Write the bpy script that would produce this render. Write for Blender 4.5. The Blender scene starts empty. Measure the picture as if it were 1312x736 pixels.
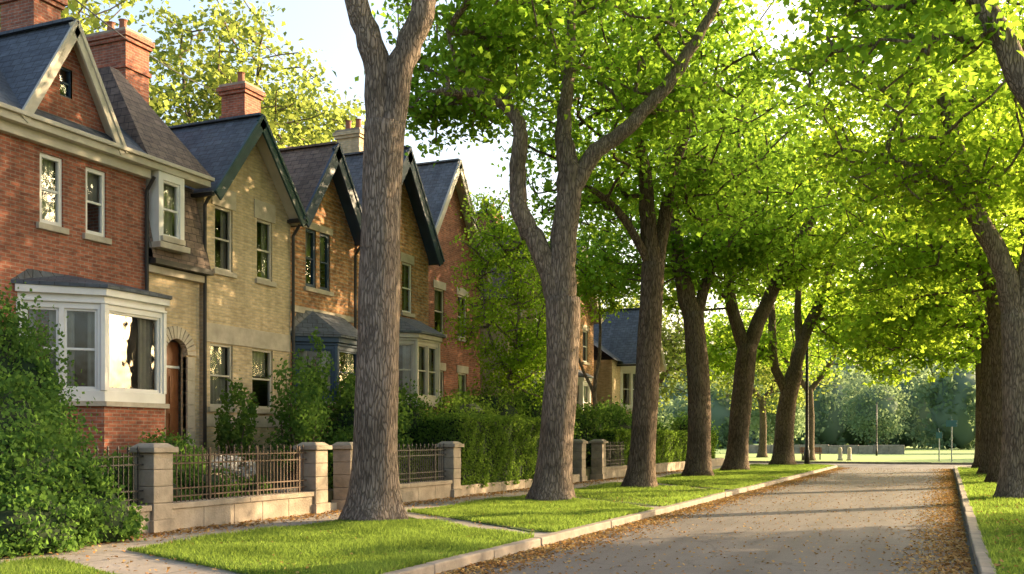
import bpy, math, random
import numpy as np
from mathutils import Vector
random.seed(7)
rng = np.random.default_rng(11)
A = math.radians(23.2)
scene = bpy.context.scene
COL = scene.collection

# ------------------------------------------------------------------ materials
def mk(name):
    m = bpy.data.materials.new(name); m.use_nodes = True
    nt = m.node_tree
    b = nt.nodes['Principled BSDF']
    return m, nt, b
def N(nt, t, **kw):
    n = nt.nodes.new(t)
    for k, v in kw.items():
        if k in n.inputs: n.inputs[k].default_value = v
        else: setattr(n, k, v)
    return n
def L(nt, a, b): nt.links.new(a, b)
def c4(c): return (c[0], c[1], c[2], 1)
def ramp(nt, fac, stops):
    r = nt.nodes.new('ShaderNodeValToRGB')
    e = r.color_ramp.elements
    e[0].position = stops[0][0]; e[0].color = c4(stops[0][1])
    e[1].position = stops[-1][0]; e[1].color = c4(stops[-1][1])
    for p, c in stops[1:-1]:
        x = e.new(p); x.color = c4(c)
    L(nt, fac, r.inputs[0]); return r.outputs[0]
def mixc(nt, typ, fac, a, b):
    m = nt.nodes.new('ShaderNodeMix'); m.data_type = 'RGBA'; m.blend_type = typ
    if hasattr(fac, 'links'): L(nt, fac, m.inputs[0])
    else: m.inputs[0].default_value = fac
    for s, i in ((a, 6), (b, 7)):
        if hasattr(s, 'links'): L(nt, s, m.inputs[i])
        else: m.inputs[i].default_value = c4(s)
    return m.outputs[2]
def bump(nt, b, h, strength=.5, dist=.02):
    bm = N(nt, 'ShaderNodeBump'); bm.inputs['Strength'].default_value = strength
    bm.inputs['Distance'].default_value = dist
    L(nt, h, bm.inputs['Height']); L(nt, bm.outputs[0], b.inputs['Normal'])
def coords(nt, kind='Object', scale=(1, 1, 1)):
    tc = N(nt, 'ShaderNodeTexCoord'); mp = N(nt, 'ShaderNodeMapping')
    mp.inputs['Scale'].default_value = scale
    L(nt, tc.outputs[kind], mp.inputs[0]); return mp.outputs[0]
def noise(nt, vec, scale, detail=4, rough=.55):
    n = N(nt, 'ShaderNodeTexNoise'); n.inputs['Scale'].default_value = scale
    n.inputs['Detail'].default_value = detail; n.inputs['Roughness'].default_value = rough
    L(nt, vec, n.inputs['Vector']); return n.outputs[0]

def brickmat(name, c1, c2, mort, w=.22, h=.076, ms=.009, rough=.9, bstr=.5, var=.35, dist=.012, grime=.6):
    m, nt, b = mk(name)
    uv = coords(nt, 'UV')
    br = N(nt, 'ShaderNodeTexBrick'); br.offset = .5
    br.inputs['Scale'].default_value = 1; br.inputs['Brick Width'].default_value = w
    br.inputs['Row Height'].default_value = h; br.inputs['Mortar Size'].default_value = ms
    br.inputs['Mortar Smooth'].default_value = .2
    br.inputs['Bias'].default_value = -.1
    br.inputs['Color1'].default_value = c4(c1); br.inputs['Color2'].default_value = c4(c2)
    br.inputs['Mortar'].default_value = c4(mort)
    L(nt, uv, br.inputs['Vector'])
    n1 = noise(nt, uv, .7, 5, .65)
    st = ramp(nt, n1, [(.3, (grime,)*3), (.65, (1.1,)*3)])
    n2 = noise(nt, coords(nt, 'UV', (4.5, 13, 1)), 1.0, 2)
    st2 = ramp(nt, n2, [(.3, (1-var,)*3), (.7, (1+var,)*3)])
    col = mixc(nt, 'MULTIPLY', 1, br.outputs[0], st)
    col = mixc(nt, 'MULTIPLY', 1, col, st2)
    # rain streaks
    st3 = ramp(nt, noise(nt, coords(nt, 'UV', (3.5, .25, 1)), 1.0, 3), [(.35, (.8, .79, .77)), (.6, (1.05,)*3)])
    col = mixc(nt, 'MULTIPLY', .8, col, st3)
    L(nt, col, b.inputs['Base Color']); b.inputs['Roughness'].default_value = rough
    fine = noise(nt, uv, 60, 2)
    mm = N(nt, 'ShaderNodeMath', operation='MULTIPLY_ADD'); L(nt, fine, mm.inputs[0]); mm.inputs[1].default_value = .35
    inv = N(nt, 'ShaderNodeMath', operation='SUBTRACT'); inv.inputs[0].default_value = 1; L(nt, br.outputs[1], inv.inputs[1])
    L(nt, inv.outputs[0], mm.inputs[2])
    bump(nt, b, mm.outputs[0], bstr, dist)
    return m
def plain(name, c, c2=None, scale=3, rough=.7, bstr=.2, fine=40, spec=.4, dist=.01, kind='Object', det=5):
    m, nt, b = mk(name)
    v = coords(nt, kind)
    c2 = c2 or tuple(x*.7 for x in c)
    n = noise(nt, v, scale, det, .65)
    L(nt, ramp(nt, n, [(.3, c2), (.7, c)]), b.inputs['Base Color'])
    b.inputs['Roughness'].default_value = rough
    b.inputs['Specular IOR Level'].default_value = spec
    if bstr: bump(nt, b, noise(nt, v, fine, 4), bstr, dist)
    return m
def leafmat(name, cols, trans, tmix=.45):
    m, nt, b = mk(name)
    nt.nodes.remove(b)
    at = N(nt, 'ShaderNodeAttribute'); at.attribute_name = 'rnd'
    f = at.outputs['Fac']; k = len(cols)
    df = N(nt, 'ShaderNodeBsdfDiffuse')
    L(nt, ramp(nt, f, [(i/(k-1), c) for i, c in enumerate(cols)]), df.inputs[0])
    tr = N(nt, 'ShaderNodeBsdfTranslucent')
    L(nt, ramp(nt, f, [(0, tuple(x*.62 for x in trans)), (1, tuple(min(1, x*1.3) for x in trans))]), tr.inputs[0])
    ms = N(nt, 'ShaderNodeMixShader'); ms.inputs[0].default_value = tmix
    L(nt, df.outputs[0], ms.inputs[1]); L(nt, tr.outputs[0], ms.inputs[2])
    L(nt, ms.outputs[0], nt.nodes['Material Output'].inputs[0])
    return m

M = {}
M['red'] = brickmat('red_brick', (.41, .13, .07), (.26, .078, .045), (.32, .24, .18))
M['tan'] = brickmat('tan_brick', (.64, .5, .31), (.52, .39, .23), (.5, .42, .31), var=.2, grime=.76)
M['orange'] = brickmat('orange_stone', (.6, .31, .14), (.38, .17, .08), (.45, .36, .26), w=.3, h=.11, ms=.012, var=.5)
M['slate'] = brickmat('slate_shingles', (.085, .10, .125), (.055, .065, .085), (.02, .02, .025), w=.28, h=.19, ms=.008, bstr=.7, rough=.65, var=.3, dist=.02, grime=.7)
M['slate2'] = brickmat('grey_slate_shingles', (.12, .13, .15), (.08, .09, .105), (.03, .03, .035), w=.28, h=.19, ms=.008, bstr=.7, rough=.65, var=.3, dist=.02, grime=.7)
M['brownroof'] = brickmat('brown_shingles', (.21, .145, .11), (.14, .095, .073), (.04, .03, .03), w=.28, h=.19, ms=.008, bstr=.7, rough=.8, var=.3, dist=.02, grime=.7)
M['stone'] = plain('limestone', (.56, .49, .39), (.38, .32, .25), 2.5, .85, .4, 30)
M['stonewall'] = plain('weathered_stone', (.42, .345, .265), (.2, .165, .125), 2.2, .9, .6, 25, dist=.02)
M['white'] = plain('white_paint', (.82, .79, .74), (.68, .65, .6), 1.5, .5, .1, 20)
M['cream'] = plain('cream_paint', (.6, .54, .44), (.45, .4, .32), 1.5, .6, .1, 20)
M['navy'] = plain('navy_paint', (.035, .07, .125), (.025, .045, .08), 2, .45, .1, 20)
M['teal'] = plain('dark_teal_paint', (.03, .08, .08), (.02, .05, .055), 2, .45, .1, 20)
M['black'] = plain('black_iron', (.02, .02, .022), (.035, .028, .022), 8, .5, .2, 60)
M['rust'] = plain('rusty_iron', (.15, .095, .06), (.07, .045, .03), 8, .7, .3, 60)
M['door'] = plain('varnished_door', (.3, .11, .04), (.18, .06, .025), 3, .4, .2, 20)
M['dark'] = plain('dark_room_backing', (.03, .026, .022), (.015, .013, .012), 1, .9, 0)  # near-black so rooms read as unlit; the shade is in the colour
M['curtain'] = plain('curtain_fabric', (.5, .45, .38), (.36, .32, .27), 3, .9, .1, 50)
M['pot'] = plain('chimney_pot', (.3, .12, .07), (.18, .08, .05), 5, .8, .2, 30)
def glassmat():
    m, nt, b = mk('window_glass')
    nt.nodes.remove(b)
    tr = N(nt, 'ShaderNodeBsdfTransparent'); tr.inputs[0].default_value = (.8, .84, .84, 1)
    gl = N(nt, 'ShaderNodeBsdfGlossy'); gl.inputs['Roughness'].default_value = .03; gl.inputs[0].default_value = (.9, .93, .95, 1)
    bm = N(nt, 'ShaderNodeBump'); bm.inputs['Strength'].default_value = .12; bm.inputs['Distance'].default_value = .05
    L(nt, noise(nt, coords(nt), 1.8, 2), bm.inputs['Height']); L(nt, bm.outputs[0], gl.inputs['Normal'])
    fr = N(nt, 'ShaderNodeFresnel'); fr.inputs[0].default_value = 1.45
    ma = N(nt, 'ShaderNodeMath', operation='MULTIPLY_ADD'); L(nt, fr.outputs[0], ma.inputs[0]); ma.inputs[1].default_value = 1.3; ma.inputs[2].default_value = .05
    ma.use_clamp = True
    ms = N(nt, 'ShaderNodeMixShader'); L(nt, ma.outputs[0], ms.inputs[0]); L(nt, tr.outputs[0], ms.inputs[1]); L(nt, gl.outputs[0], ms.inputs[2])
    L(nt, ms.outputs[0], nt.nodes['Material Output'].inputs[0]); return m
M['glass'] = glassmat()
def concretemat(name, base, dark, w):
    m, nt, b = mk(name)
    v = coords(nt)
    br = N(nt, 'ShaderNodeTexBrick'); br.offset = 0
    br.inputs['Scale'].default_value = 1; br.inputs['Brick Width'].default_value = w; br.inputs['Row Height'].default_value = 1.5
    br.inputs['Mortar Size'].default_value = .014
    br.inputs['Color1'].default_value = (1, 1, 1, 1); br.inputs['Color2'].default_value = (.82, .82, .82, 1); br.inputs['Mortar'].default_value = (.3, .28, .25, 1)
    L(nt, v, br.inputs['Vector'])
    c = ramp(nt, noise(nt, v, 1.4, 6, .7), [(.3, dark), (.7, base)])
    c2 = ramp(nt, noise(nt, v, 35, 3), [(.3, (.8,)*3), (.7, (1.1,)*3)])
    L(nt, mixc(nt, 'MULTIPLY', 1, mixc(nt, 'MULTIPLY', 1, c, c2), br.outputs[0]), b.inputs['Base Color'])
    b.inputs['Roughness'].default_value = .9
    bump(nt, b, noise(nt, v, 50, 3), .3, .01); return m
M['concrete'] = concretemat('pavement_concrete', (.35, .3, .26), (.22, .19, .16), 1.7)
M['kerb'] = plain('kerb_concrete', (.31, .26, .215), (.16, .135, .11), 2.4, .9, .5, 30)
def asphalt():
    m, nt, b = mk('asphalt')
    v = coords(nt)
    big = ramp(nt, noise(nt, v, .35, 5, .65), [(.3, (.09, .079, .076)), (.7, (.135, .118, .112))])
    sp = ramp(nt, noise(nt, v, 90, 2, .8), [(.35, (.6,)*3), (.62, (1.35,)*3)])
    lg = ramp(nt, noise(nt, coords(nt, 'Object', (1.6, .12, 1)), 1, 4), [(.35, (.78,)*3), (.65, (1.14,)*3)])
    vo = N(nt, 'ShaderNodeTexVoronoi'); vo.feature = 'DISTANCE_TO_EDGE'; vo.inputs['Scale'].default_value = .33
    wv = N(nt, 'ShaderNodeTexNoise'); wv.inputs['Scale'].default_value = 1.6; wv.inputs['Detail'].default_value = 5; L(nt, v, wv.inputs['Vector'])
    va = N(nt, 'ShaderNodeVectorMath', operation='ADD'); L(nt, v, va.inputs[0]); L(nt, wv.outputs[1], va.inputs[1])
    L(nt, va.outputs[0], vo.inputs['Vector'])
    ck = ramp(nt, vo.outputs[0], [(0, (.5,)*3), (.01, (1, 1, 1))])
    c = mixc(nt, 'MULTIPLY', 1, mixc(nt, 'MULTIPLY', 1, big, sp), mixc(nt, 'MULTIPLY', 1, ck, lg))
    L(nt, c, b.inputs['Base Color']); b.inputs['Roughness'].default_value = .82
    bump(nt, b, noise(nt, v, 110, 2, .8), .6, .008); return m
M['asphalt'] = asphalt()
M['grassground'] = plain('grass_ground', (.095, .13, .035), (.055, .08, .022), .9, .95, .6, 30, dist=.03)
M['lawn'] = plain('park_lawn', (.23, .32, .08), (.16, .24, .06), .05, .95, .4, 8, dist=.03)
M['soil'] = plain('yard_soil', (.07, .08, .03), (.055, .04, .022), 1.3, .95, .6, 20, dist=.04)
def bark(name, lo, hi):
    m, nt, b = mk(name)
    v = coords(nt, 'Object', (9, 9, 1.6))
    n1 = noise(nt, v, 1.5, 6, .7)
    vo = N(nt, 'ShaderNodeTexVoronoi'); vo.feature = 'DISTANCE_TO_EDGE'; vo.inputs['Scale'].default_value = 2.1
    wv = N(nt, 'ShaderNodeTexNoise'); wv.inputs['Scale'].default_value = 1.2; wv.inputs['Detail'].default_value = 4; L(nt, v, wv.inputs['Vector'])
    va = N(nt, 'ShaderNodeVectorMath', operation='ADD'); L(nt, v, va.inputs[0]); L(nt, wv.outputs[1], va.inputs[1]); L(nt, va.outputs[0], vo.inputs['Vector'])
    f = ramp(nt, vo.outputs[0], [(0, (.28,)*3), (.18, (1, 1, 1))])
    big = ramp(nt, noise(nt, coords(nt), .8, 3), [(.3, (.72,)*3), (.7, (1.18,)*3)])
    c = ramp(nt, n1, [(.3, lo), (.7, hi)])
    c = mixc(nt, 'MULTIPLY', .8, c, f); c = mixc(nt, 'MULTIPLY', 1, c, big)
    L(nt, c, b.inputs['Base Color']); b.inputs['Roughness'].default_value = .95; b.inputs['Specular IOR Level'].default_value = .15
    h = mixc(nt, 'MULTIPLY', .6, f, n1)
    bump(nt, b, h, 1.0, .045); return m
M['bark'] = bark('bark', (.18, .135, .105), (.40, .31, .24))
M['bark2'] = bark('dark_bark', (.12, .085, .06), (.27, .2, .145))
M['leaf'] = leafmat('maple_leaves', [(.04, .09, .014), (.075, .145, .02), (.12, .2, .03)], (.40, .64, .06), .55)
M['leafy'] = leafmat('sun_tinted_maple_leaves', [(.045, .1, .014), (.08, .16, .02), (.14, .21, .03)], (.50, .72, .06), .57)  # brighter, yellower copy of the maple leaves; backlit sun glow put into the colour
M['leafb'] = leafmat('yellow_green_leaves', [(.05, .09, .02), (.09, .135, .03), (.15, .17, .04)], (.38, .46, .09), .5)
M['shrub'] = leafmat('shrub_leaves', [(.025, .06, .018), (.055, .105, .028), (.09, .15, .04)], (.22, .38, .06), .4)
M['ivy'] = leafmat('ivy_leaves', [(.03, .075, .02), (.065, .125, .03), (.11, .18, .045)], (.22, .4, .07), .4)
M['hedge'] = leafmat('hedge_leaves', [(.045, .09, .016), (.085, .14, .025), (.13, .19, .04)], (.28, .45, .06), .42)
M['core'] = plain('shade_dark_core', (.02, .04, .012), (.01, .02, .006), 3, .95, 0)  # dark fill inside foliage; shade between leaves put into its colour
M['farcore'] = plain('haze_tinted_core', (.12, .17, .11), (.1, .14, .09), .2, .95, 0)  # pale fill for far foliage gaps, haze put into the colour
M['blade'] = leafmat('grass_blades', [(.065, .105, .022), (.11, .165, .035), (.18, .22, .06)], (.3, .44, .07), .42)
M['far1'] = leafmat('haze_tinted_foliage', [(.12, .18, .095), (.16, .23, .12), (.22, .28, .15)], (.3, .4, .19), .4)  # paler green: distance haze painted into the leaf colour
M['far2'] = leafmat('painted_haze_foliage', [(.17, .24, .22), (.21, .28, .25), (.25, .31, .27)], (.28, .33, .28), .3)  # bluish and paler still, haze painted in with no volume
M['litter'] = leafmat('fallen_leaf_litter', [(.18, .08, .03), (.34, .18, .065), (.46, .32, .13)], (.3, .18, .06), .2)
M['petal'] = leafmat('hydrangea_petals', [(.35, .38, .42), (.5, .5, .5), (.6, .58, .5)], (.5, .5, .5), .3)

# ------------------------------------------------------------------ mesh builder
def link(o, parent=None):
    COL.objects.link(o)
    if parent: o.parent = parent
    return o
def empty(name, loc=(0, 0, 0), rz=0):
    e = bpy.data.objects.new(name, None); e.location = loc; e.rotation_euler = (0, 0, rz); e.empty_display_size = .3
    return link(e)
class MB:
    def __init__(s): s.v = []; s.f = []; s.uv = []
    def poly(s, pts, smooth=False):
        P = [Vector(p) for p in pts]
        n = (P[1]-P[0]).cross(P[2]-P[0])
        if n.length < 1e-9: n = Vector((0, 0, 1))
        n.normalize()
        if abs(n.z) > .995: t = Vector((1, 0, 0)); b = Vector((0, 1, 0))
        else:
            t = Vector((0, 0, 1)).cross(n).normalized(); b = n.cross(t)
        i = len(s.v); s.v += [tuple(p) for p in P]; s.f.append(list(range(i, i+len(P))))
        s.uv += [(p.dot(t), p.dot(b)) for p in P]
    def hexa(s, c):
        for q in ((3, 2, 1, 0), (4, 5, 6, 7), (0, 1, 5, 4), (1, 2, 6, 5), (2, 3, 7, 6), (3, 0, 4, 7)):
            s.poly([c[k] for k in q])
    def box(s, x0, x1, y0, y1, z0, z1):
        s.hexa([(x0, y0, z0), (x1, y0, z0), (x1, y1, z0), (x0, y1, z0), (x0, y0, z1), (x1, y0, z1), (x1, y1, z1), (x0, y1, z1)])
    def beam(s, a, b, w, h, up=(0, 0, 1)):
        a = Vector(a); b = Vector(b); d = (b-a).normalized(); up = Vector(up)
        sd = d.cross(up).normalized(); u2 = sd.cross(d)
        c = []
        for hh in (-h/2, h/2):
            for p, ww in ((a, -w/2), (a, w/2), (b, w/2), (b, -w/2)):
                c.append(p+sd*ww+u2*hh)
        s.hexa(c)
    def tube(s, pts, radii, n=8, cap=True, lob=0):
        P = [Vector(p) for p in pts]; base = len(s.v); ref = Vector((1, 0, 0))
        for i, p in enumerate(P):
            d = (P[min(i+1, len(P)-1)]-P[max(i-1, 0)]).normalized()
            e1 = (ref - d*ref.dot(d))
            if e1.length < .1: e1 = Vector((0, 1, 0)) - d*d.y
            e1.normalize(); e2 = d.cross(e1); ref = e1
            for k in range(n):
                th = 2*math.pi*k/n; r = radii[i]
                if lob:
                    r *= 1+.035*math.sin(3*th+p.z*.5+lob)+.025*math.sin(7*th-p.z*.9+lob)+.12*math.exp(-max(p.z, 0)/.45)*math.sin(5*th+lob)+.02*math.sin(p.z*3+2*th)
                q = p+(e1*math.cos(th)+e2*math.sin(th))*r
                s.v.append(tuple(q)); s.uv.append((k/n, p.z))
        for i in range(len(P)-1):
            for k in range(n):
                a = base+i*n+k; b = base+i*n+(k+1) % n
                s.f.append([a, b, b+n, a+n])
        if cap: s.f.append([base+(len(P)-1)*n+k for k in range(n)]); s.f.append([base+n-1-k for k in range(n)])
    def obj(s, name, mat, parent=None, smooth=False, bevel=0, local=False):
        off = Vector((0, 0, 0)) if (parent is None or local) else parent.location
        me = bpy.data.meshes.new(name)
        me.from_pydata([(v[0]-off.x, v[1]-off.y, v[2]-off.z) for v in s.v], [], s.f)
        ul = me.uv_layers.new(name='UVMap')
        li = np.empty(len(me.loops), dtype=np.int32); me.loops.foreach_get('vertex_index', li)
        ul.data.foreach_set('uv', np.array(s.uv, dtype=np.float32)[li].ravel())
        me.materials.append(mat)
        if smooth: me.polygons.foreach_set('use_smooth', np.ones(len(me.polygons), dtype=bool))
        me.update()
        o = bpy.data.objects.new(name, me)
        if bevel:
            w = o.modifiers.new('weld', 'WELD'); w.merge_threshold = .0005
            b = o.modifiers.new('bevel', 'BEVEL'); b.width = bevel; b.segments = 2; b.limit_method = 'ANGLE'
        return link(o, parent)

def clumpvar(C, wl, bias=0):
    k = 2*math.pi/wl; a = rng.uniform(0, 6.28, 6)
    s = np.sin(C[:, 0]*k+a[0]+1.3*np.sin(C[:, 2]*k*.8+a[1]))+np.sin(C[:, 1]*k*1.1+a[2]+1.1*np.sin(C[:, 0]*k*.7+a[3]))+np.sin(C[:, 2]*k*1.2+a[4]+np.sin(C[:, 1]*k*.9+a[5]))
    return np.clip(.5+s*.13+bias+(rng.uniform(0, 1, len(C))-.5)*.65, 0, 1)
def fastmesh(name, V, k, attr, mat, parent=None):
    n = len(V)
    me = bpy.data.meshes.new(name)
    me.vertices.add(n*k); me.vertices.foreach_set('co', V.reshape(-1).astype(np.float32))
    me.loops.add(n*k); me.loops.foreach_set('vertex_index', np.arange(n*k, dtype=np.int32))
    me.polygons.add(n); me.polygons.foreach_set('loop_start', np.arange(0, n*k, k, dtype=np.int32))
    try: me.polygons.foreach_set('loop_total', np.full(n, k, dtype=np.int32))
    except Exception: pass
    me.update(calc_edges=True)
    at = me.attributes.new('rnd', 'FLOAT', 'FACE'); at.data.foreach_set('value', attr.astype(np.float32))
    me.materials.append(mat)
    return link(bpy.data.objects.new(name, me), parent)
def leafmesh(name, C, size, mat, parent=None, flat=1.0, aspect=.75, up=None, sizevar=.35, wl=4.0, bias=0):
    n = len(C)
    nr = rng.normal(size=(n, 3))*np.array([1, 1, .6]); nr[:, 2] += flat
    if up is not None: nr = rng.normal(size=(n, 3))*.55+up
    nr /= np.linalg.norm(nr, axis=1)[:, None]
    d = rng.normal(size=(n, 3)); d[:, 2] -= .25; d -= nr*(d*nr).sum(1)[:, None]; d /= np.linalg.norm(d, axis=1)[:, None]
    s = np.cross(nr, d)
    sz = (size*(1+sizevar*rng.uniform(-1, 1, n)))[:, None]
    fold = nr*sz*.12
    V = np.empty((n, 4, 3))
    V[:, 0] = C-d*sz*.5; V[:, 1] = C+s*sz*.5*aspect+fold-d*sz*.08; V[:, 2] = C+d*sz*.55-fold*.5; V[:, 3] = C-s*sz*.5*aspect+fold-d*sz*.08
    return fastmesh(name, V, 4, clumpvar(C, wl, bias), mat, parent)

def ball(n, bias=2.2):
    d = rng.normal(size=(n, 3)); d /= np.linalg.norm(d, axis=1)[:, None]
    return d*(rng.uniform(0, 1, n)**(1/bias))[:, None]
def catmull(P, k=5):
    P = [np.array(p, float) for p in P]; Q = [P[0]]+P+[P[-1]]; out = []
    for i in range(1, len(Q)-2):
        for j in range(k):
            t = j/k; a, b, c, d = Q[i-1], Q[i], Q[i+1], Q[i+2]
            out.append(.5*((2*b)+(-a+c)*t+(2*a-5*b+4*c-d)*t*t+(-a+3*b-3*c+d)*t**3))
    out.append(P[-1]); return out

def tree(name, loc, trunk, limbs, crown, bark='bark', leaf='leaf', lsize=.18, per=62, clump=.75, rz=A, sides=20, flat=1.0, cost=.22, bias=0):
    e = empty(name, loc, rz)
    mb = MB(); lob = random.uniform(0, 6)
    t = catmull(trunk, 6)
    def rad(q):
        h = q[2]; return q[3]*(1+.4*math.exp(-max(h, 0)/.3))
    mb.tube([q[:3] for q in t], [rad(q) for q in t], sides, lob=lob)
    nodes = [q[:3] for q in t[-3:]]; plen = [0.]*3
    for lm in limbs:
        q = catmull(lm, 5)
        mb.tube([p[:3]+rng.normal(size=3)*.02 for p in q], [p[3] for p in q], 10, lob=lob)
        for i, p in enumerate(q[2:]): nodes.append(p[:3]); plen.append(i*.1)
    cs = []; rs = []
    for (cx, cy, cz, rx, ry, rz_, n) in crown:
        b = ball(n)*np.array([rx, ry, rz_], float)+np.array([cx, cy, cz], float); cs.append(b)
        rs.append(rng.uniform(.6, 1.25, n)*clump)
    cs = np.concatenate(cs); rs = np.concatenate(rs)
    base = np.array(nodes, float)
    dist = np.array([np.min(np.linalg.norm(base-c, axis=1)) for c in cs])
    order = np.argsort(dist)
    maxn = len(nodes)+len(cs)*4
    PN = np.zeros((maxn, 3)); PL = np.zeros(maxn); par = np.full(maxn, -1); cnt = np.zeros(maxn); k = len(nodes)
    PN[:k] = base; PL[:k] = plen; fixed = k
    for i in order:
        c = cs[i]
        dd = np.linalg.norm(PN[:k]-c, axis=1)
        pen = np.maximum(0, PN[:k, 2]-c[2])*.5
        j = int(np.argmin(dd+cost*PL[:k]+pen)); p = PN[j].copy(); D = dd[j]
        m = max(1, min(3, int(D/1.1)))
        prev = j
        for a in range(1, m+1):
            f = a/m; q = p+(c-p)*f
            q[2] += math.sin(f*math.pi)*D*.08
            if a < m: q = q+rng.normal(size=3)*.1*min(D, 2)
            PN[k] = q; par[k] = prev; PL[k] = PL[prev]+D/m; prev = k; k += 1
    for q in range(k-1, fixed-1, -1):
        cnt[q] += 1
        if par[q] >= fixed: cnt[par[q]] += cnt[q]
    for q in range(fixed, k):
        a = PN[par[q]]; b = PN[q]
        r1 = min(.16, .009+.0125*math.sqrt(cnt[q])); r0 = r1*1.15 if par[q] < fixed else min(.16, .009+.0125*math.sqrt(cnt[par[q]]))
        r0 = min(r0, r1*1.6)
        mid = (a+b)/2+rng.normal(size=3)*.04*np.linalg.norm(b-a)
        mb.tube([a, mid, b], [r0, (r0+r1)/2, r1], 5, cap=False)
    mb.obj('trunk_and_limbs', M[bark], e, smooth=True, local=True)
    pts = []
    for c, r in zip(cs, rs):
        n = int(per*(r/clump)**2)
        pts.append(rng.normal(size=(n, 3))*np.array([.55, .55, .32])*r+c)
    P = np.concatenate(pts)
    leafmesh('crown', P, lsize, M[leaf], e, flat=flat, bias=bias)
    return e

def foliage(name, ells, n, size, mat, core=True, shell=5, flat=.3, parent=None, stems=False, corescale=.8, corem='core'):
    ells = [tuple(float(v) for v in x) for x in ells]
    c0 = ells[0]
    e = parent or empty(name, (c0[0], c0[1], 0))
    vol = np.array([x[3]*x[4]+x[4]*x[5]+x[3]*x[5] for x in ells]); vol = vol/vol.sum()
    pts = []
    for x, w in zip(ells, vol):
        k = int(n*w); nc = max(8, k//45)
        cc = ball(nc, shell)
        c = cc[rng.integers(0, nc, k)]+rng.normal(size=(k, 3))*.13
        pts.append(c*np.array(x[3:6])+np.array(x[:3])-np.array(e.location))
    P = np.concatenate(pts)
    P = P[P[:, 2] > .02]
    leafmesh('leaves', P, size, M[mat], e, flat=flat, wl=size*18)
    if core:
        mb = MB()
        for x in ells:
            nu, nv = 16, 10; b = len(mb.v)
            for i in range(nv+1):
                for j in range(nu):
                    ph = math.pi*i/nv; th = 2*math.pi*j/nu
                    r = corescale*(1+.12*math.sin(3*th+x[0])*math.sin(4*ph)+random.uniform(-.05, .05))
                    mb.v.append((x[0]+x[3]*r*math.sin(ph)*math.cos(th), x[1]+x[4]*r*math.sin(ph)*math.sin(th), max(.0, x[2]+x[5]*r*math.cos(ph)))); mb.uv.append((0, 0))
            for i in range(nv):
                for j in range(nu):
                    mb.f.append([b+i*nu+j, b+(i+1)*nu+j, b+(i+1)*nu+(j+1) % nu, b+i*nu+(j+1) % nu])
        mb.obj('solid_core', M[corem], e, smooth=True)  # opaque mass behind the leaves, not modelled branches
    if stems:
        mb = MB()
        for x in ells:
            for _ in range(9):
                t = ball(1)[0]*np.array(x[3:6])+np.array(x[:3]); a = np.array([c0[0]+random.uniform(-.15, .15), c0[1]+random.uniform(-.15, .15), .3])
                mb.tube([a, (a+t)/2+rng.normal(size=3)*.1, t], [.03, .02, .008], 5)
        mb.obj('stems', M['bark2'], e, smooth=True)
    return e
def hedge(name, x0, x1, y0, y1, z0, z1, dens=900, size=.07):
    e = empty(name, ((x0+x1)/2, (y0+y1)/2, 0)); o = np.array(e.location)
    mb = MB(); mb.box(x0+.07, x1-.07, y0+.07, y1-.07, z0, z1-.07); mb.obj('solid_core', M['core'], e)  # solid box core, dark in place of shade inside the hedge
    def face(area, f, nrm):
        n = int(area*dens); q = f(rng.uniform(0, 1, n), rng.uniform(0, 1, n))
        bumpv = .05*np.sin(q[:, 1]*3.1+q[:, 2]*2.3)+.04*np.sin(q[:, 1]*7.7-q[:, 2]*5)+rng.normal(size=n)*.04-.02
        q = q+np.array(nrm)*bumpv[:, None]; return q
    H = z1-z0; W = x1-x0; D = y1-y0
    for nm, area, f, nrm in (
        ('front_leaves', D*H, lambda a, b: np.stack([np.full_like(a, x1), y0+a*D, z0+b*H], 1), (1, 0, 0)),
        ('top_leaves', D*W, lambda a, b: np.stack([x0+a*W, y0+b*D, np.full_like(a, z1)], 1), (0, 0, 1)),
        ('near_end_leaves', W*H, lambda a, b: np.stack([x0+a*W, np.full_like(a, y0), z0+b*H], 1), (0, -1, 0)),
        ('far_end_leaves', W*H, lambda a, b: np.stack([x0+a*W, np.full_like(a, y1), z0+b*H], 1), (0, 1, 0))):
        leafmesh(nm, face(area, f, nrm)-o, size, M['hedge'], e, up=np.array(nrm)*1.0+np.array([0, 0, .3]), wl=1.1)
    return e

# ------------------------------------------------------------------ ground
def sheet(name, x0, x1, y0, y1, z, mat, thick=0):
    mb = MB()
    if thick: mb.box(x0, x1, y0, y1, z-thick, z)
    else: mb.poly([(x0, y0, z), (x1, y0, z), (x1, y1, z), (x0, y1, z)])
    return mb.obj(name, mat)
KL, KR = -5.9, .35
sheet('ground', -2500, 2500, -500, 4000, -.135, M['grassground'])
sheet('road', KL-.02, KR+.02, -25, 66.5, -.12, M['asphalt'])
sheet('cross_road', -80, 80, 66.5, 72.5, -.12, M['asphalt'])
sheet('pavement', -12.55, KL-.2, -25, 62, 0, M['concrete'], .12)
sheet('pavement', -80, -9, 62, 66.2, -.002, M['concrete'], .12)
sheet('yard_ground', -70, -12.7, -25, 61.5, .42, M['soil'], .5)
sheet('grass_verge', KR+.2, 70, -25, 63, .0, M['grassground'], .12)
sheet('park_lawn', -220, 220, 72.9, 420, -.02, M['lawn'], .1)
def kerb(name, pts):
    mb = MB(); P = [Vector((x, y, 0)) for x, y in pts]
    for a, b in zip(P, P[1:]):
        n = max(1, round((b-a).length/1.8)); d = (b-a)/n
        for i in range(n):
            p = a+d*i+d*.004; q = a+d*(i+1)-d*.004; dz = random.uniform(-.008, .008)
            mb.beam(p+Vector((random.uniform(-.012, .012), 0, -.055+dz)), q+Vector((random.uniform(-.012, .012), 0, -.055+dz)), .18, .15)
    return mb.obj(name, M['kerb'], bevel=.02)
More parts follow.
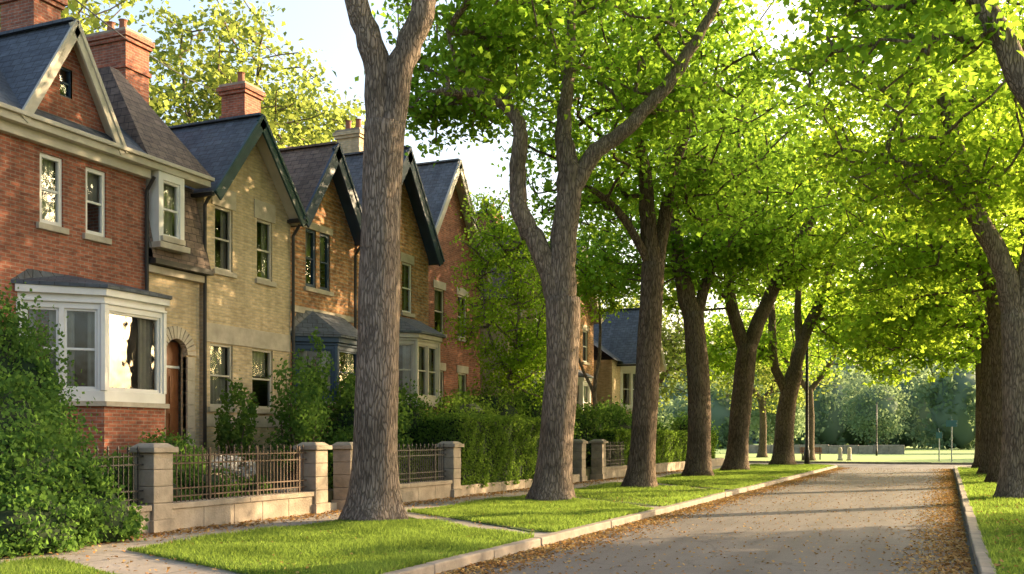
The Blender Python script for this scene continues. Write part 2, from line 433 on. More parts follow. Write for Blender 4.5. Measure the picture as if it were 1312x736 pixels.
arcL = [(KL-.1-4*(1-math.cos(t)), 62.2+4*math.sin(t)) for t in [i*math.pi/12 for i in range(7)]]
kerb('kerb', [(KL-.1, -25)]+arcL+[(-60, 66.2)])
arcR = [(KR+.1+4*(1-math.cos(t)), 62.2+4*math.sin(t)) for t in [i*math.pi/12 for i in range(7)]]
kerb('kerb', [(KR+.1, -25)]+arcR+[(60, 66.2)])
kerb('kerb', [(-80, 72.7), (80, 72.7)])
XL, XR = -10.62, -6.12
cuts = [(-20, -20), (9.7, 7.7), (11.1, 9.1), (18.1, 15.0), (19.2, 16.0), (26.2, 22.2), (27.3, 23.2), (35.2, 30.4), (36.4, 31.5), (46, 41.5), (47.2, 42.6), (61.5, 61.8)]
patches = []
for i in range(0, len(cuts), 2):
    a, b = cuts[i], cuts[i+1]
    pts = []
    K = 26
    def edge(p, q, amp=.05):
        out = []
        for j in range(K):
            f = j/K; out.append((p[0]+(q[0]-p[0])*f+random.uniform(-amp, amp), p[1]+(q[1]-p[1])*f+random.uniform(-amp, amp)))
        return out
    r = .35
    c = [(XL, a[0]+r), (XL+r, a[0]), (XR-r, a[1]), (XR, a[1]+r), (XR, b[1]-r), (XR-r, b[1]), (XL+r, b[0]), (XL, b[0]-r)]
    for p, q in zip(c, c[1:]+c[:1]):
        pts += edge(p, q, .045) if math.dist(p, q) > 1 else [p]
    mb = MB(); mb.poly([(x, y, .02) for x, y in pts])
    for p, q in zip(pts, pts[1:]+pts[:1]): mb.poly([(p[0], p[1], 0.001), (q[0], q[1], 0.001), (q[0], q[1], .02), (p[0], p[1], .02)])
    mb.obj('grass_verge', M['grassground'])
    patches.append((a, b))
def blades(name, P, h=.075, w=.012):
    n = len(P)
    ang = rng.uniform(0, 2*math.pi, n); hh = h*rng.uniform(.5, 1.3, n)*(1+.35*np.sin(P[:, 0]*2.1+np.sin(P[:, 1]*1.3)*2))
    lean = rng.normal(size=(n, 2))*.45*hh[:, None]
    dx = np.cos(ang)*w; dy = np.sin(ang)*w
    V = np.empty((n, 3, 3))
    V[:, 0] = P+np.stack([-dx, -dy, 0*dx], 1); V[:, 1] = P+np.stack([dx, dy, 0*dx], 1); V[:, 2] = P+np.stack([lean[:, 0], lean[:, 1], hh], 1)
    return fastmesh(name, V, 3, clumpvar(P, 1.7), M['blade'])
bp = []
for (a, b) in patches:
    y0 = max(5, min(a)); y1 = max(b)
    n = int((XR-XL)*(y1-y0)*(2600 if y1 < 20 else 1500 if y1 < 30 else 600))
    x = rng.uniform(XL-.07, XR+.07, n); y = rng.uniform(y0, y1, n); f = (x-XL)/(XR-XL)
    ok = (y > a[0]+(a[1]-a[0])*f-.06) & (y < b[0]+(b[1]-b[0])*f+.06)
    bp.append(np.stack([x[ok], y[ok], np.full(ok.sum(), .015)], 1))
blades('grass', np.concatenate(bp), .07, .011)
n = 90000; y = 9+(rng.uniform(0, 1, n)**1.6)*50; x = rng.uniform(KR+.18, 4.2, n)
blades('grass', np.stack([x, y, np.full(n, -.005)], 1), .085, .014)
def litter(name, n, xf, y0, y1, z, pw=1.5, size=.075):
    y = y0+(rng.uniform(0, 1, n)**pw)*(y1-y0); x = xf(n)
    C = np.stack([x, y, z+rng.uniform(0.006, .03, n)], 1)
    return leafmesh(name, C, size, M['litter'], flat=3.0, wl=1.5)
litter('fallen_leaves', 12000, lambda n: KL+.03+np.abs(rng.normal(size=n))*.38, 8, 62, -.12, size=.055)
litter('fallen_leaves', 5000, lambda n: rng.uniform(KL, KR, n), 8, 62, -.12, size=.048)
litter('fallen_leaves', 10000, lambda n: KR-.05-np.abs(rng.normal(size=n))*.42, 10, 62, -.12, size=.058)
litter('fallen_leaves', 4500, lambda n: -12.3+np.abs(rng.normal(size=n))*.4, 9, 50, 0, size=.06)
litter('fallen_leaves', 2600, lambda n: rng.uniform(-12.3, -6, n), 8, 50, .02, size=.055)
litter('fallen_leaves', 1800, lambda n: rng.uniform(KR+.2, 4, n), 10, 50, .04, size=.06)

# ------------------------------------------------------------------ house parts
class Fr:
    def __init__(s, p, q):
        s.p = Vector((p[0], p[1], 0)); d = Vector((q[0]-p[0], q[1]-p[1], 0)); s.L = d.length; s.d = d.normalized(); s.n = Vector((s.d.y, -s.d.x, 0))
    def pt(s, t, o, z): return s.p+s.d*t+s.n*o+Vector((0, 0, z))
def fbox(mb, fr, t0, t1, o0, o1, z0, z1):
    mb.hexa([fr.pt(t0, o1, z0), fr.pt(t1, o1, z0), fr.pt(t1, o0, z0), fr.pt(t0, o0, z0), fr.pt(t0, o1, z1), fr.pt(t1, o1, z1), fr.pt(t1, o0, z1), fr.pt(t0, o0, z1)])
def wallf(mb, fr, t0, t1, z0, z1, holes, rev=.16):
    ts = sorted({t0, t1, *[h[0] for h in holes], *[h[1] for h in holes]}); zs = sorted({z0, z1, *[h[2] for h in holes], *[h[3] for h in holes]})
    for a, b in zip(ts, ts[1:]):
        for c, d in zip(zs, zs[1:]):
            m, k = (a+b)/2, (c+d)/2
            if any(h[0] < m < h[1] and h[2] < k < h[3] for h in holes): continue
            mb.poly([fr.pt(a, 0, c), fr.pt(b, 0, c), fr.pt(b, 0, d), fr.pt(a, 0, d)])
    for a, b, c, d in holes:
        mb.poly([fr.pt(a, 0, c), fr.pt(a, 0, d), fr.pt(a, -rev, d), fr.pt(a, -rev, c)])
        mb.poly([fr.pt(b, 0, d), fr.pt(b, 0, c), fr.pt(b, -rev, c), fr.pt(b, -rev, d)])
        mb.poly([fr.pt(a, 0, d), fr.pt(b, 0, d), fr.pt(b, -rev, d), fr.pt(a, -rev, d)])
        mb.poly([fr.pt(b, 0, c), fr.pt(a, 0, c), fr.pt(a, -rev, c), fr.pt(b, -rev, c)])
class Parts:
    def __init__(s): s.d = {}
    def __getitem__(s, k):
        if k not in s.d: s.d[k] = MB()
        return s.d[k]
    def build(s, e):
        for (nm, mat), mb in s.d.items():
            mb.obj(nm, M[mat], e, bevel=.008 if nm in ('window_frames', 'trim', 'sills', 'bargeboards', 'chimney', 'bay_trim', 'cornice') else 0)
def window(P, fr, t0, t1, z0, z1, frame='white', sill='stone', lintel=.25, fw=.06, curtain=None, rail=True, sillw=.08):
    f = P[('window_frames', frame)]
    fbox(f, fr, t0, t0+fw, -.13, -.04, z0, z1); fbox(f, fr, t1-fw, t1, -.13, -.04, z0, z1)
    fbox(f, fr, t0+fw, t1-fw, -.13, -.04, z0, z0+fw*1.2); fbox(f, fr, t0+fw, t1-fw, -.13, -.04, z1-fw, z1)
    zm = z0+(z1-z0)*.5
    if rail: fbox(f, fr, t0+fw, t1-fw, -.12, -.055, zm-.025, zm+.025)
    g = P[('window_glass', 'glass')]
    g.poly([fr.pt(t0+fw*.5, -.09, z0+.03), fr.pt(t1-fw*.5, -.09, z0+.03), fr.pt(t1-fw*.5, -.09, z1-.03), fr.pt(t0+fw*.5, -.09, z1-.03)])
    c = P[('curtains', 'curtain')]
    if curtain is None: curtain = random.choice(['split', 'half', 'split', 'net'])
    def drape(a, b, zz0, zz1):
        k = max(4, int((b-a)/.03))
        for i in range(k):
            ta = a+(b-a)*i/k; tb = a+(b-a)*(i+1)/k
            oa = -.22+.02*math.sin(i*1.3)+.01*math.sin(i*.55); ob = -.22+.02*math.sin((i+1)*1.3)+.01*math.sin((i+1)*.55)
            c.poly([fr.pt(ta, oa, zz0), fr.pt(tb, ob, zz0), fr.pt(tb, ob, zz1), fr.pt(ta, oa, zz1)])
    W = t1-t0
    if curtain == 'split': drape(t0+.02, t0+W*.3, z0, z1); drape(t1-W*.3, t1-.02, z0, z1)
    if curtain == 'half': drape(t0+.02, t1-.02, z0+(z1-z0)*.55, z1)
    if curtain == 'net': drape(t0+.02, t1-.02, z0, z1)
    d = P[('room_backings', 'dark')]
    fbox(d, fr, t0-.25, t1+.25, -.95, -.9, z0-.3, z1+.2)  # dark panel behind the glass in place of a room's shade
    s = P[('sills', sill)]
    if sillw: fbox(s, fr, t0-.09, t1+.09, -.03, sillw, z0-.13, z0-.002)
    if lintel: fbox(s, fr, t0-.12, t1+.12, -.02, .025, z1+.002, z1+lintel)
def gable_roof(P, X, depth, y0, y1, ya, ze, za, roofm, bargem, ov=.3, front=.38, bw=.24, soffit='cream'):
    r = P[('roof', roofm)]; b = P[('bargeboards', bargem)]
    xf, xb = X+front, X-depth
    for ye, sgn in ((y0, -1), (y1, 1)):
        sl = (za-ze)/abs(ye-ya); yo = ye+sgn*ov; zo = ze-sl*ov; th = .11
        A1, B1 = (ya, za+.1), (yo, zo+.1)
        top = [(xf, B1[0], B1[1]), (xf, A1[0], A1[1]), (xb, A1[0], A1[1]), (xb, B1[0], B1[1])]
        if sgn > 0: top = top[::-1]
        r.poly(top)
        P[('soffit', soffit)].poly([(p[0], p[1], p[2]-th) for p in top][::-1])
        P[('soffit', soffit)].poly([(xf, B1[0], B1[1]), (xb, B1[0], B1[1]), (xb, B1[0], B1[1]-th), (xf, B1[0], B1[1]-th)])
        dirv = Vector((0, A1[0]-B1[0], A1[1]-B1[1])); dirv.normalize()
        nrm = Vector((0, -dirv.z, dirv.y))
        if nrm.z < 0: nrm = -nrm
        a = Vector((0, B1[0], B1[1]))-dirv*.04; c = Vector((0, A1[0], A1[1]))
        for (xx0, xx1, lo, hi) in ((xf-.002, xf+.06, -bw, .025), (xf+.062, xf+.09, -.05, .04)):
            q = []
            for x in (xx0, xx1):
                q += [Vector((x, 0, 0))+a+nrm*lo, Vector((x, 0, 0))+c+nrm*lo, Vector((x, 0, 0))+c+nrm*hi, Vector((x, 0, 0))+a+nrm*hi]
            b.hexa(q)
        P[('gutters', 'black')].beam((xf, yo+sgn*.05, zo+.02), (xb, yo+sgn*.05, zo+.02), .09, .09)
    P[('ridge', roofm)].beam((xf+.02, ya, za+.12), (xb, ya, za+.12), .22, .06)
def chimney(P, x, y, w, l, z0, z1, mat='red', pots=2):
    c = P[('chimney', mat)]
    c.box(x-l/2, x+l/2, y-w/2, y+w/2, z0, z1-.35)
    c.box(x-l/2-.06, x+l/2+.06, y-w/2-.06, y+w/2+.06, z1-.348, z1-.24)
    c.box(x-l/2-.11, x+l/2+.11, y-w/2-.11, y+w/2+.11, z1-.238, z1-.1)
    c.box(x-l/2-.05, x+l/2+.05, y-w/2-.05, y+w/2+.05, z1-1.1, z1-.98)
    P[('chimney_cap', 'stonewall')].box(x-l/2-.05, x+l/2+.05, y-w/2-.05, y+w/2+.05, z1-.098, z1)
    for i in range(pots):
        px = x+(i-(pots-1)/2)*.45
        P[('chimney_pots', 'pot')].tube([(px, y, z1), (px, y, z1+.1), (px, y, z1+.4), (px, y, z1+.45)], [.14, .12, .1, .13], 12)
def pipe(P, x, y, z0, z1):
    P[('downpipe', 'black')].tube([(x+.3, y, z1+.2), (x+.08, y, z1-.1), (x+.08, y, z0)], [.045]*3, 8)
def bay(P, X, ya, yb, proj, cant, zb, zs, zh, zt, wallm, framem, roofm, roofh=.5, roofov=.18, panes=None, cant2=None):
    cant2 = cant2 or cant
    pl = [(X, ya), (X+proj, ya+cant), (X+proj, yb-cant2), (X, yb)]
    for idx, (p, q) in enumerate(zip(pl, pl[1:])):
        fr = Fr(p, q); w = fr.L
        P[('bay_base', wallm)].poly([fr.pt(0, 0, zb), fr.pt(w, 0, zb), fr.pt(w, 0, zs-.34), fr.pt(0, 0, zs-.34)])
        tr = P[('bay_trim', framem)]
        fbox(P[('bay_sill', 'stone')], fr, -.05, w+.05, -.1, .09, zs-.338, zs-.24)
        fbox(tr, fr, 0, w, -.14, .012, zs-.238, zs-.02)
        k = panes[idx] if panes else max(1, round((w-.2)/.75))
        m = .13; gw = (w-2*m-(k-1)*.1)/k; holes = []
        for i in range(k):
            a = m+i*(gw+.1); holes.append((a, a+gw, zs, zh))
        wallf(P[('bay_frame', framem)], fr, 0, w, zs-.02, zt-.2, holes, .1)
        for h in holes:
            window(P, fr, h[0], h[1], h[2], h[3], framem, sillw=0, lintel=0, fw=.05, curtain='split' if w > 1.2 else 'net', rail=(k > 1 or w < 1.3))
        fbox(tr, fr, -.02, w+.02, -.1, .05, zh+.12, zh+.17)
        fbox(tr, fr, -.04, w+.04, -.1, .1, zt-.2, zt-.05)
        fbox(tr, fr, -.02, .07, -.02, .035, zs-.02, zh+.12); fbox(tr, fr, w-.07, w+.02, -.02, .035, zs-.02, zh+.12)
    o = roofov
    lo = [(X, ya-o), (X+proj+o, ya+cant-o*.4), (X+proj+o, yb-cant2+o*.4), (X, yb+o)]
    hi = [(X, ya+.25), (X+.1, ya+cant+.05), (X+.1, yb-cant2-.05), (X, yb-.25)]
    r = P[('bay_roof', roofm)]
    for i in range(3):
        r.poly([(*lo[i], zt+.02), (*lo[i+1], zt+.02), (*hi[i+1], zt+roofh), (*hi[i], zt+roofh)])
        r.poly([(*lo[i], zt-.05), (*lo[i+1], zt-.05), (*lo[i+1], zt+.02), (*lo[i], zt+.02)])
    r.poly([(*p, zt+roofh) for p in hi]); r.poly([(*p, zt-.05) for p in lo][::-1])

def shell(P, X, y0, y1, zb, ze, depth, wallm, holes, ya=None, za=None, extra=None):
    fr = Fr((X, y0), (X, y1)); w = P[('walls', wallm)]
    wallf(w, fr, 0, y1-y0, zb, ze, [(h[0]-y0, h[1]-y0, h[2], h[3]) for h in holes])
    if ya: w.poly([(X, y0, ze), (X, y1, ze), (X, ya, za)])
    w.poly([(X-depth, y0, zb), (X, y0, zb), (X, y0, ze), (X-depth, y0, ze)])
    w.poly([(X, y1, zb), (X-depth, y1, zb), (X-depth, y1, ze), (X, y1, ze)])
    w.poly([(X-depth, y1, zb), (X-depth, y0, zb), (X-depth, y0, ze), (X-depth, y1, ze)])
    if ya: w.poly([(X-depth, y1, ze), (X-depth, y0, ze), (X-depth, ya, za)])
    return fr

# ---- house 1
X = -17.
e = empty('red_brick_house', (X, 15.5, 0)); P = Parts()
up = [(13.3, 13.9, 6.0, 7.45), (15.22, 15.82, 6.0, 7.45), (16.42, 17.0, 6.0, 7.45)]
fr = shell(P, X, 10.0, 18.2, .4, 7.62, 9, 'red', up)
for h in up: window(P, fr, h[0]-10, h[1]-10, h[2], h[3], 'white', lintel=0, fw=.085, curtain='net' if h[0] < 16 else 'half')
c = P[('cornice', 'cream')]
c.box(X-.1, X+.16, 9.9, 18.2, 7.58, 7.78); c.box(X-.1, X+.34, 9.8, 20.05, 7.782, 7.93); c.box(X-.1, X+.42, 9.75, 20.1, 7.932, 8.02)
r = P[('roof', 'slate')]
r.poly([(X+.35, 9.8, 8.03), (X+.35, 18.2, 8.03), (X-3.2, 18.2, 11.0), (X-3.2, 9.8, 11.0)])
r.poly([(X-3.2, 9.8, 11.0), (X-3.2, 18.2, 11.0), (X-9, 18.2, 8), (X-9, 9.8, 8)])
gy0, gy1, gya, gza = 14.6, 17.1, 15.85, 10.2
frg = Fr((X+.05, gy0), (X+.05, gy1))
g = P[('gable_wall', 'red')]
gw = (gya-.16, gya+.16, 8.75, 9.35)
g.poly([(X+.05, gy0, 8.0), (X+.05, gw[0], 8.0), (X+.05, gw[0], 8.0+(gw[0]-gy0)/(gya-gy0)*(gza-8))])
g.poly([(X+.05, gw[1], 8.0), (X+.05, gy1, 8.0), (X+.05, gw[1], 8.0+(gy1-gw[1])/(gy1-gya)*(gza-8))])
g.poly([(X+.05, gw[0], 8.0), (X+.05, gw[1], 8.0), (X+.05, gw[1], gw[2]), (X+.05, gw[0], gw[2])])
zz = 8.0+(gw[0]-gy0)/(gya-gy0)*(gza-8)
g.poly([(X+.05, gw[0], gw[3]), (X+.05, gw[1], gw[3]), (X+.05, gw[1], zz), (X+.05, gya, gza), (X+.05, gw[0], zz)])
window(P, frg, gw[0]-gy0, gw[1]-gy0, gw[2], gw[3], 'navy', lintel=0, sillw=0, fw=.03, curtain='none')
gable_roof(P, X, 3.6, gy0, gy1, gya, 8.05, gza, 'slate', 'cream', ov=.12, front=.3, bw=.2)
door = (18.86, 19.62, 1.25, 4.0)
fr2 = shell(P, X-.06, 18.2, 20.1, .4, 5.7, 8.9, 'tan', [door])
st = P[('trim', 'stone')]
st.box(X-.1, X+.1, 18.2, 20.15, 5.45, 5.62)
P[('gutters', 'black')].box(X-.05, X+.3, 18.2, 20.2, 5.64, 5.76)
m = P[('mansard_roof', 'brownroof')]
m.poly([(X+.22, 18.2, 5.77), (X+.22, 20.2, 5.77), (X-.25, 20.12, 7.8), (X-.25, 18.2, 7.8)])
m.poly([(X-4, 20.2, 5.77), (X+.22, 20.2, 5.77), (X-.25, 20.12, 7.8), (X-4, 20.12, 7.8)][::-1])
m.poly([(X+.35, 17.9, 8.03), (X+.35, 20.1, 8.03), (X-1.2, 18.6, 10.4), (X-1.2, 18.3, 10.4)])
m.poly([(X+.35, 20.1, 8.03), (X-5, 20.1, 8.03), (X-5, 18.9, 10.4), (X-1.2, 18.6, 10.4)])
m.poly([(X-5, 17.9, 8.03), (X+.35, 17.9, 8.03), (X-1.2, 18.3, 10.4), (X-5, 18.3, 10.4)])
m.poly([(X-1.2, 18.3, 10.4), (X-1.2, 18.6, 10.4), (X-5, 18.9, 10.4), (X-5, 18.3, 10.4)])
dfr = Fr((X+.3, 18.3), (X+.3, 19.15))
wallf(P[('dormer', 'white')], dfr, 0, .85, 6.15, 7.78, [(.14, .71, 6.3, 7.6)], .12)
window(P, dfr, .14, .71, 6.3, 7.6, 'white', lintel=0, fw=.05, curtain='net')
P[('dormer', 'white')].box(X-.3, X+.29, 18.3, 18.36, 6.1, 7.78); P[('dormer', 'white')].box(X-.3, X+.29, 19.09, 19.15, 6.1, 7.78)
P[('sills', 'stone')].box(X, X+.42, 18.22, 19.22, 6.0, 6.14)
fr2b = Fr((X-.06, 18.2), (X-.06, 20.1)); t0, t1 = door[0]-18.2, door[1]-18.2; tc = (t0+t1)/2; R = (t1-t0)/2; zc = 4.0-R
K = 14
arcp = lambda a, rr, o: fr2b.pt(tc-math.cos(a)*rr, o, zc+math.sin(a)*rr)
for i in range(K):
    a0 = math.pi*i/K; a1 = math.pi*(i+1)/K
    q0, q1 = a0+.02, a1-.02
    P[('arch_surround', 'stone')].hexa([arcp(q0, R, .06), arcp(q1, R, .06), arcp(q1, R, -.1), arcp(q0, R, -.1), arcp(q0, R+.3, .06), arcp(q1, R+.3, .06), arcp(q1, R+.3, -.1), arcp(q0, R+.3, -.1)])
    def sq(a):
        c, s = -math.cos(a), math.sin(a); k = 1/max(abs(c), s); return fr2b.pt(tc+c*k*R, -.02, zc+s*k*R)
    P[('arch_surround', 'stone')].poly([arcp(a0, R, -.02), sq(a0), sq(a1), arcp(a1, R, -.02)])
for s0, s1 in ((t0-.26, t0), (t1, t1+.26)):
    for k in range(8): fbox(P[('arch_surround', 'stone')], fr2b, s0, s1, -.1, .05, 1.25+k*.294, 1.25+(k+1)*.294-.012)
dm = P[('door', 'door')]
fbox(dm, fr2b, t0, t1, -.3, -.24, 1.25, 3.95)
for (a, b) in ((.08, .34), (.43, .69)):
    for (z0, z1) in ((1.45, 2.2), (2.35, 3.1)): fbox(dm, fr2b, t0+a, t0+b, -.24, -.215, z0, z1)
fbox(P[('window_frames', 'white')], fr2b, t0, t1, -.24, -.2, 3.3, 3.36)
P[('steps', 'stonewall')].box(X, X+1.2, 18.3, 19.8, .3, 1.05); P[('steps', 'stonewall')].box(X+1.2, X+1.55, 18.3, 19.8, .3, .86); P[('steps', 'stonewall')].box(X+1.55, X+1.9, 18.3, 19.8, .3, .64); P[('steps', 'stonewall')].box(X-.05, X+.9, 18.3, 19.8, 1.052, 1.24)
bay(P, X, 14.68, 18.18, 1.12, 1.15, .4, 2.6, 4.24, 4.72, 'red', 'white', 'slate', .3, .16, panes=(2, 1, 1), cant2=.6)
chimney(P, X-4.5, 21.9, .9, 1.5, 9, 12.9, 'red', 2)
chimney(P, X-3.4, 18.0, .8, 1.1, 10, 12.4, 'red', 1)
pipe(P, X, 18.15, 4.9, 7.4)
P.build(e)

# ---- house 2
e = empty('tan_brick_house', (X, 22, 0)); P = Parts()
hs = [(20.6, 21.3, 5.88, 7.5), (22.3, 22.98, 5.88, 7.5), (20.42, 21.3, 2.4, 4.0), (22.1, 23.0, 2.4, 4.0)]
fr = shell(P, X, 20.2, 23.82, .4, 7.75, 9, 'tan', hs, 21.9, 9.9)
for h in hs: window(P, fr, h[0]-20.2, h[1]-20.2, h[2], h[3], 'cream', lintel=.5 if h[2] > 5 else .0, fw=.06)
P[('trim', 'stone')].box(X-.02, X+.03, 20.21, 23.8, 4.02, 4.5)
P[('trim', 'stone')].box(X-.02, X+.03, 20.21, 23.8, 1.9, 2.2)
gable_roof(P, X, 9, 20.25, 23.7, 21.9, 7.85, 9.98, 'slate', 'teal', ov=.2, front=.45, bw=.27)
pipe(P, X, 20.14, .5, 7.5); pipe(P, X, 23.84, .5, 7.4)
P.build(e)
# ---- house 3
e = empty('orange_stone_house', (X, 25.5, 0)); P = Parts()
hs = [(24.62, 25.16, 6.0, 7.7), (25.34, 25.9, 6.0, 7.7), ]
fr = shell(P, X-.05, 23.88, 27.25, .4, 7.8, 9, 'orange', hs, 25.5, 10.15)
for h in hs: window(P, fr, h[0]-23.88, h[1]-23.88, h[2], h[3], 'navy', lintel=.2, fw=.09, curtain='half')
P[('trim', 'stone')].box(X-.05, X+.0, 23.9, 27.2, 5.2, 5.38)
gable_roof(P, X, 9, 23.95, 27.1, 25.5, 7.95, 10.2, 'brownroof', 'navy', ov=.2, front=.45, bw=.34, soffit='navy')
bay(P, X-.05, 24.0, 26.9, .95, .8, .4, 2.9, 4.15, 4.55, 'orange', 'navy', 'slate2', .75, .2)
chimney(P, X-3.5, 26.1, .8, .9, 9.3, 12.7, 'red', 1)
pipe(P, X, 27.1, .5, 7.4)
P.build(e)
# ---- house 4
e = empty('orange_brick_house', (X, 29.7, 0)); P = Parts()
hs = [(28.3, 28.9, 5.9, 7.5), (30.2, 30.9, 5.9, 7.6)]
fr = shell(P, X, 27.35, 32.1, .4, 8.0, 9, 'orange', hs, 29.75, 11.1)
for h in hs: window(P, fr, h[0]-27.35, h[1]-27.35, h[2], h[3], 'white', lintel=.3)
gable_roof(P, X, 9, 27.5, 32.0, 29.75, 8.1, 11.2, 'slate2', 'navy', ov=.2, front=.5, bw=.36, soffit='navy')
bay(P, X, 28.6, 31.8, 1.0, .8, .4, 3.0, 4.7, 5.1, 'orange', 'cream', 'slate2', .6, .22)
P.build(e)
# ---- house 5
e = empty('red_brick_house', (X-1, 35, 0)); P = Parts()
hs = [(34.1, 34.9, 5.6, 7.3), (36.1, 36.9, 5.6, 7.3), (34.1, 34.9, 2.2, 4.2), (36.1, 36.9, 2.2, 4.2)]
fr = shell(P, X-.8, 32.6, 38.2, .4, 8.2, 9, 'red', hs, 35.4, 12.2)
for h in hs: window(P, fr, h[0]-32.6, h[1]-32.6, h[2], h[3], 'cream', lintel=.3)
gable_roof(P, X-.8, 9, 32.7, 38.1, 35.4, 8.3, 12.3, 'slate2', 'cream', ov=.2, front=.4)
chimney(P, X-4, 33.5, .8, 1, 10, 13.4, 'tan', 2)
P.build(e)
# ---- houses 6-8
for nm, y0, y1, wm, rm, bm, ze, za in (('tan_brick_house', 39.2, 44, 'tan', 'brownroof', 'cream', 7.6, 10.6), ('orange_stone_house', 45, 50.5, 'orange', 'slate2', 'cream', 7.8, 11.2)):
    e = empty(nm, (X, (y0+y1)/2, 0)); P = Parts()
    hs = [(y0+.9, y0+1.7, 5.5, 7.1), (y1-1.7, y1-.9, 5.5, 7.1), (y1-1.7, y1-.8, 2.2, 4.0)]
    fr = shell(P, X, y0, y1, .4, ze, 9, wm, hs, (y0+y1)/2, za)
    for h in hs: window(P, fr, h[0]-y0, h[1]-y0, h[2], h[3], 'white', lintel=.3)
    gable_roof(P, X, 9, y0+.1, y1-.1, (y0+y1)/2, ze+.1, za+.1, rm, bm, ov=.2, front=.4)
    bay(P, X, y0+.5, y0+3.0, .9, .7, .4, 2.5, 4.2, 4.6, wm, 'white', 'slate2', .5, .2)
    chimney(P, X-4, y0+1, .8, 1, 9, za+1.6, 'red', 2)
    P.build(e)
e = empty('tan_brick_cottage', (X, 55, 0)); P = Parts()
hs = [(58.2, 59.2, 3.0, 5.0)]
fr = shell(P, X+.6, 51.8, 60.4, .4, 5.8, 8, 'tan', hs)
for h in hs: window(P, fr, h[0]-51.8, h[1]-51.8, h[2], h[3], 'white', lintel=.3)
gable_roof(P, X+.6, 8, 53, 57.6, 55.3, 5.9, 8.8, 'slate2', 'cream', ov=.3, front=1.3)
P[('gable_wall', 'cream')].poly([(X+1.4, 53, 5.9), (X+1.4, 57.6, 5.9), (X+1.4, 55.3, 8.8)])
P[('roof', 'slate2')].poly([(X+.9, 51.5, 5.75), (X+.9, 60.7, 5.75), (X-3.2, 60.7, 8.6), (X-3.2, 51.5, 8.6)])
P[('roof', 'slate2')].poly([(X-3.2, 51.5, 8.6), (X-3.2, 60.7, 8.6), (X-8, 60.7, 5.75), (X-8, 51.5, 5.75)])
bay(P, X+.6, 53.3, 57.4, 1.0, .9, .4, 3.4, 5.2, 5.7, 'tan', 'white', 'slate2', .25, .2)
P.build(e)

# ------------------------------------------------------------------ fences and walls
FX = -12.45
def pillar(name, y, h=1.5, w=.46, x=FX):
    e = empty(name, (x, y, 0)); mb = MB()
    mb.box(x-w/2-.04, x+w/2+.04, y-w/2-.04, y+w/2+.04, -.05, .22)
    nb = 4; z = .222; hh = (h-.14-.222)/nb
    for i in range(nb):
        k = random.uniform(-.006, .006); mb.box(x-w/2-k, x+w/2+k, y-w/2-k, y+w/2+k, z, z+hh-.006); z += hh
    mb.obj('stone_blocks', M['stonewall'], e, bevel=.012)
    mb = MB(); mb.box(x-w/2-.07, x+w/2+.07, y-w/2-.07, y+w/2+.07, h-.14, h-.05)
    a = w/2+.03; b = w/2-.06
    mb.hexa([(x-a, y-a, h-.049), (x+a, y-a, h-.049), (x+a, y+a, h-.049), (x-a, y+a, h-.049), (x-b, y-b, h+.02), (x+b, y-b, h+.02), (x+b, y+b, h+.02), (x-b, y+b, h+.02)])
    mb.obj('cap', M['stonewall'], e, bevel=.012)
def fence(y0, y1, mat='black', wall=.48, top=1.36, x=FX):
    e = empty('iron_fence', (x, (y0+y1)/2, 0))
    if wall:
        mb = MB(); L_ = y1-y0; n = max(1, round(L_/.9))
        for i in range(n): mb.box(x-.17, x+.17, y0+L_*i/n+.004, y0+L_*(i+1)/n-.004, -.06, wall-.1)
        for i in range(max(1, n//2)):
            k = max(1, n//2); mb.box(x-.21, x+.21, y0+L_*i/k+.003, y0+L_*(i+1)/k-.003, wall-.098, wall)
        mb.obj('stone_base', M['stonewall'], e, bevel=.012)
    mb = MB(); b = wall+.04 if wall else .1
    for z in (b+.06, b+.2, top-.2, top-.06): mb.box(x-.014, x+.014, y0, y1, z-.012, z+.012)
    n = int((y1-y0)/.11)
    for i in range(1, n):
        y = y0+(y1-y0)*i/n; t = top+(.05 if i % 2 else -.0)
        mb.box(x-.009, x+.009, y-.009, y+.009, b-.04, t)
        if i % 2: mb.hexa([(x-.02, y-.02, t), (x+.02, y-.02, t), (x+.02, y+.02, t), (x-.02, y+.02, t), (x-.002, y-.002, t+.07), (x+.002, y-.002, t+.07), (x+.002, y+.002, t+.07), (x-.002, y+.002, t+.07)])
    for y in np.arange(y0+1.2, y1, 1.4): mb.box(x-.02, x+.02, y-.02, y+.02, b-.04, top+.08)
    mb.obj('railings', M[mat], e)
for y in (13.5, 18.25): pillar('stone_gate_pillar', y)
pillar('stone_gate_pillar', 19.6); pillar('stone_gate_pillar', 24.75)
pillar('stone_gate_pillar', 35.2, 1.55); pillar('stone_gate_pillar', 37.6, 1.55)
fence(13.74, 18.0, 'rust'); fence(19.85, 24.5, 'black'); fence(9.5, 13.26, 'black')
fence(37.85, 41, 'black')
mb = MB()
for y in np.arange(25.0, 34.9, .95): mb.box(FX-.17, FX+.17, y+.004, min(y+.946, 34.95), -.06, .3)
mb.obj('stone_retaining_wall', M['stonewall'], bevel=.012)
mb = MB()
for y in np.arange(41.1, 61, .95): mb.box(FX-.17, FX+.17, y+.004, y+.946, -.06, .42)
mb.obj('stone_retaining_wall', M['stonewall'], bevel=.012)
mb = MB()
for i in range(3): mb.box(FX-.35-.35*(i+1), FX-.35*i-.1, 18.5, 19.35, -.05, .16*(i+1)-.002*i)
mb.obj('garden_steps', M['stone'], bevel=.012)
sheet('garden_path', -15.5, -13.4, 18.5, 19.5, .436, M['concrete'])

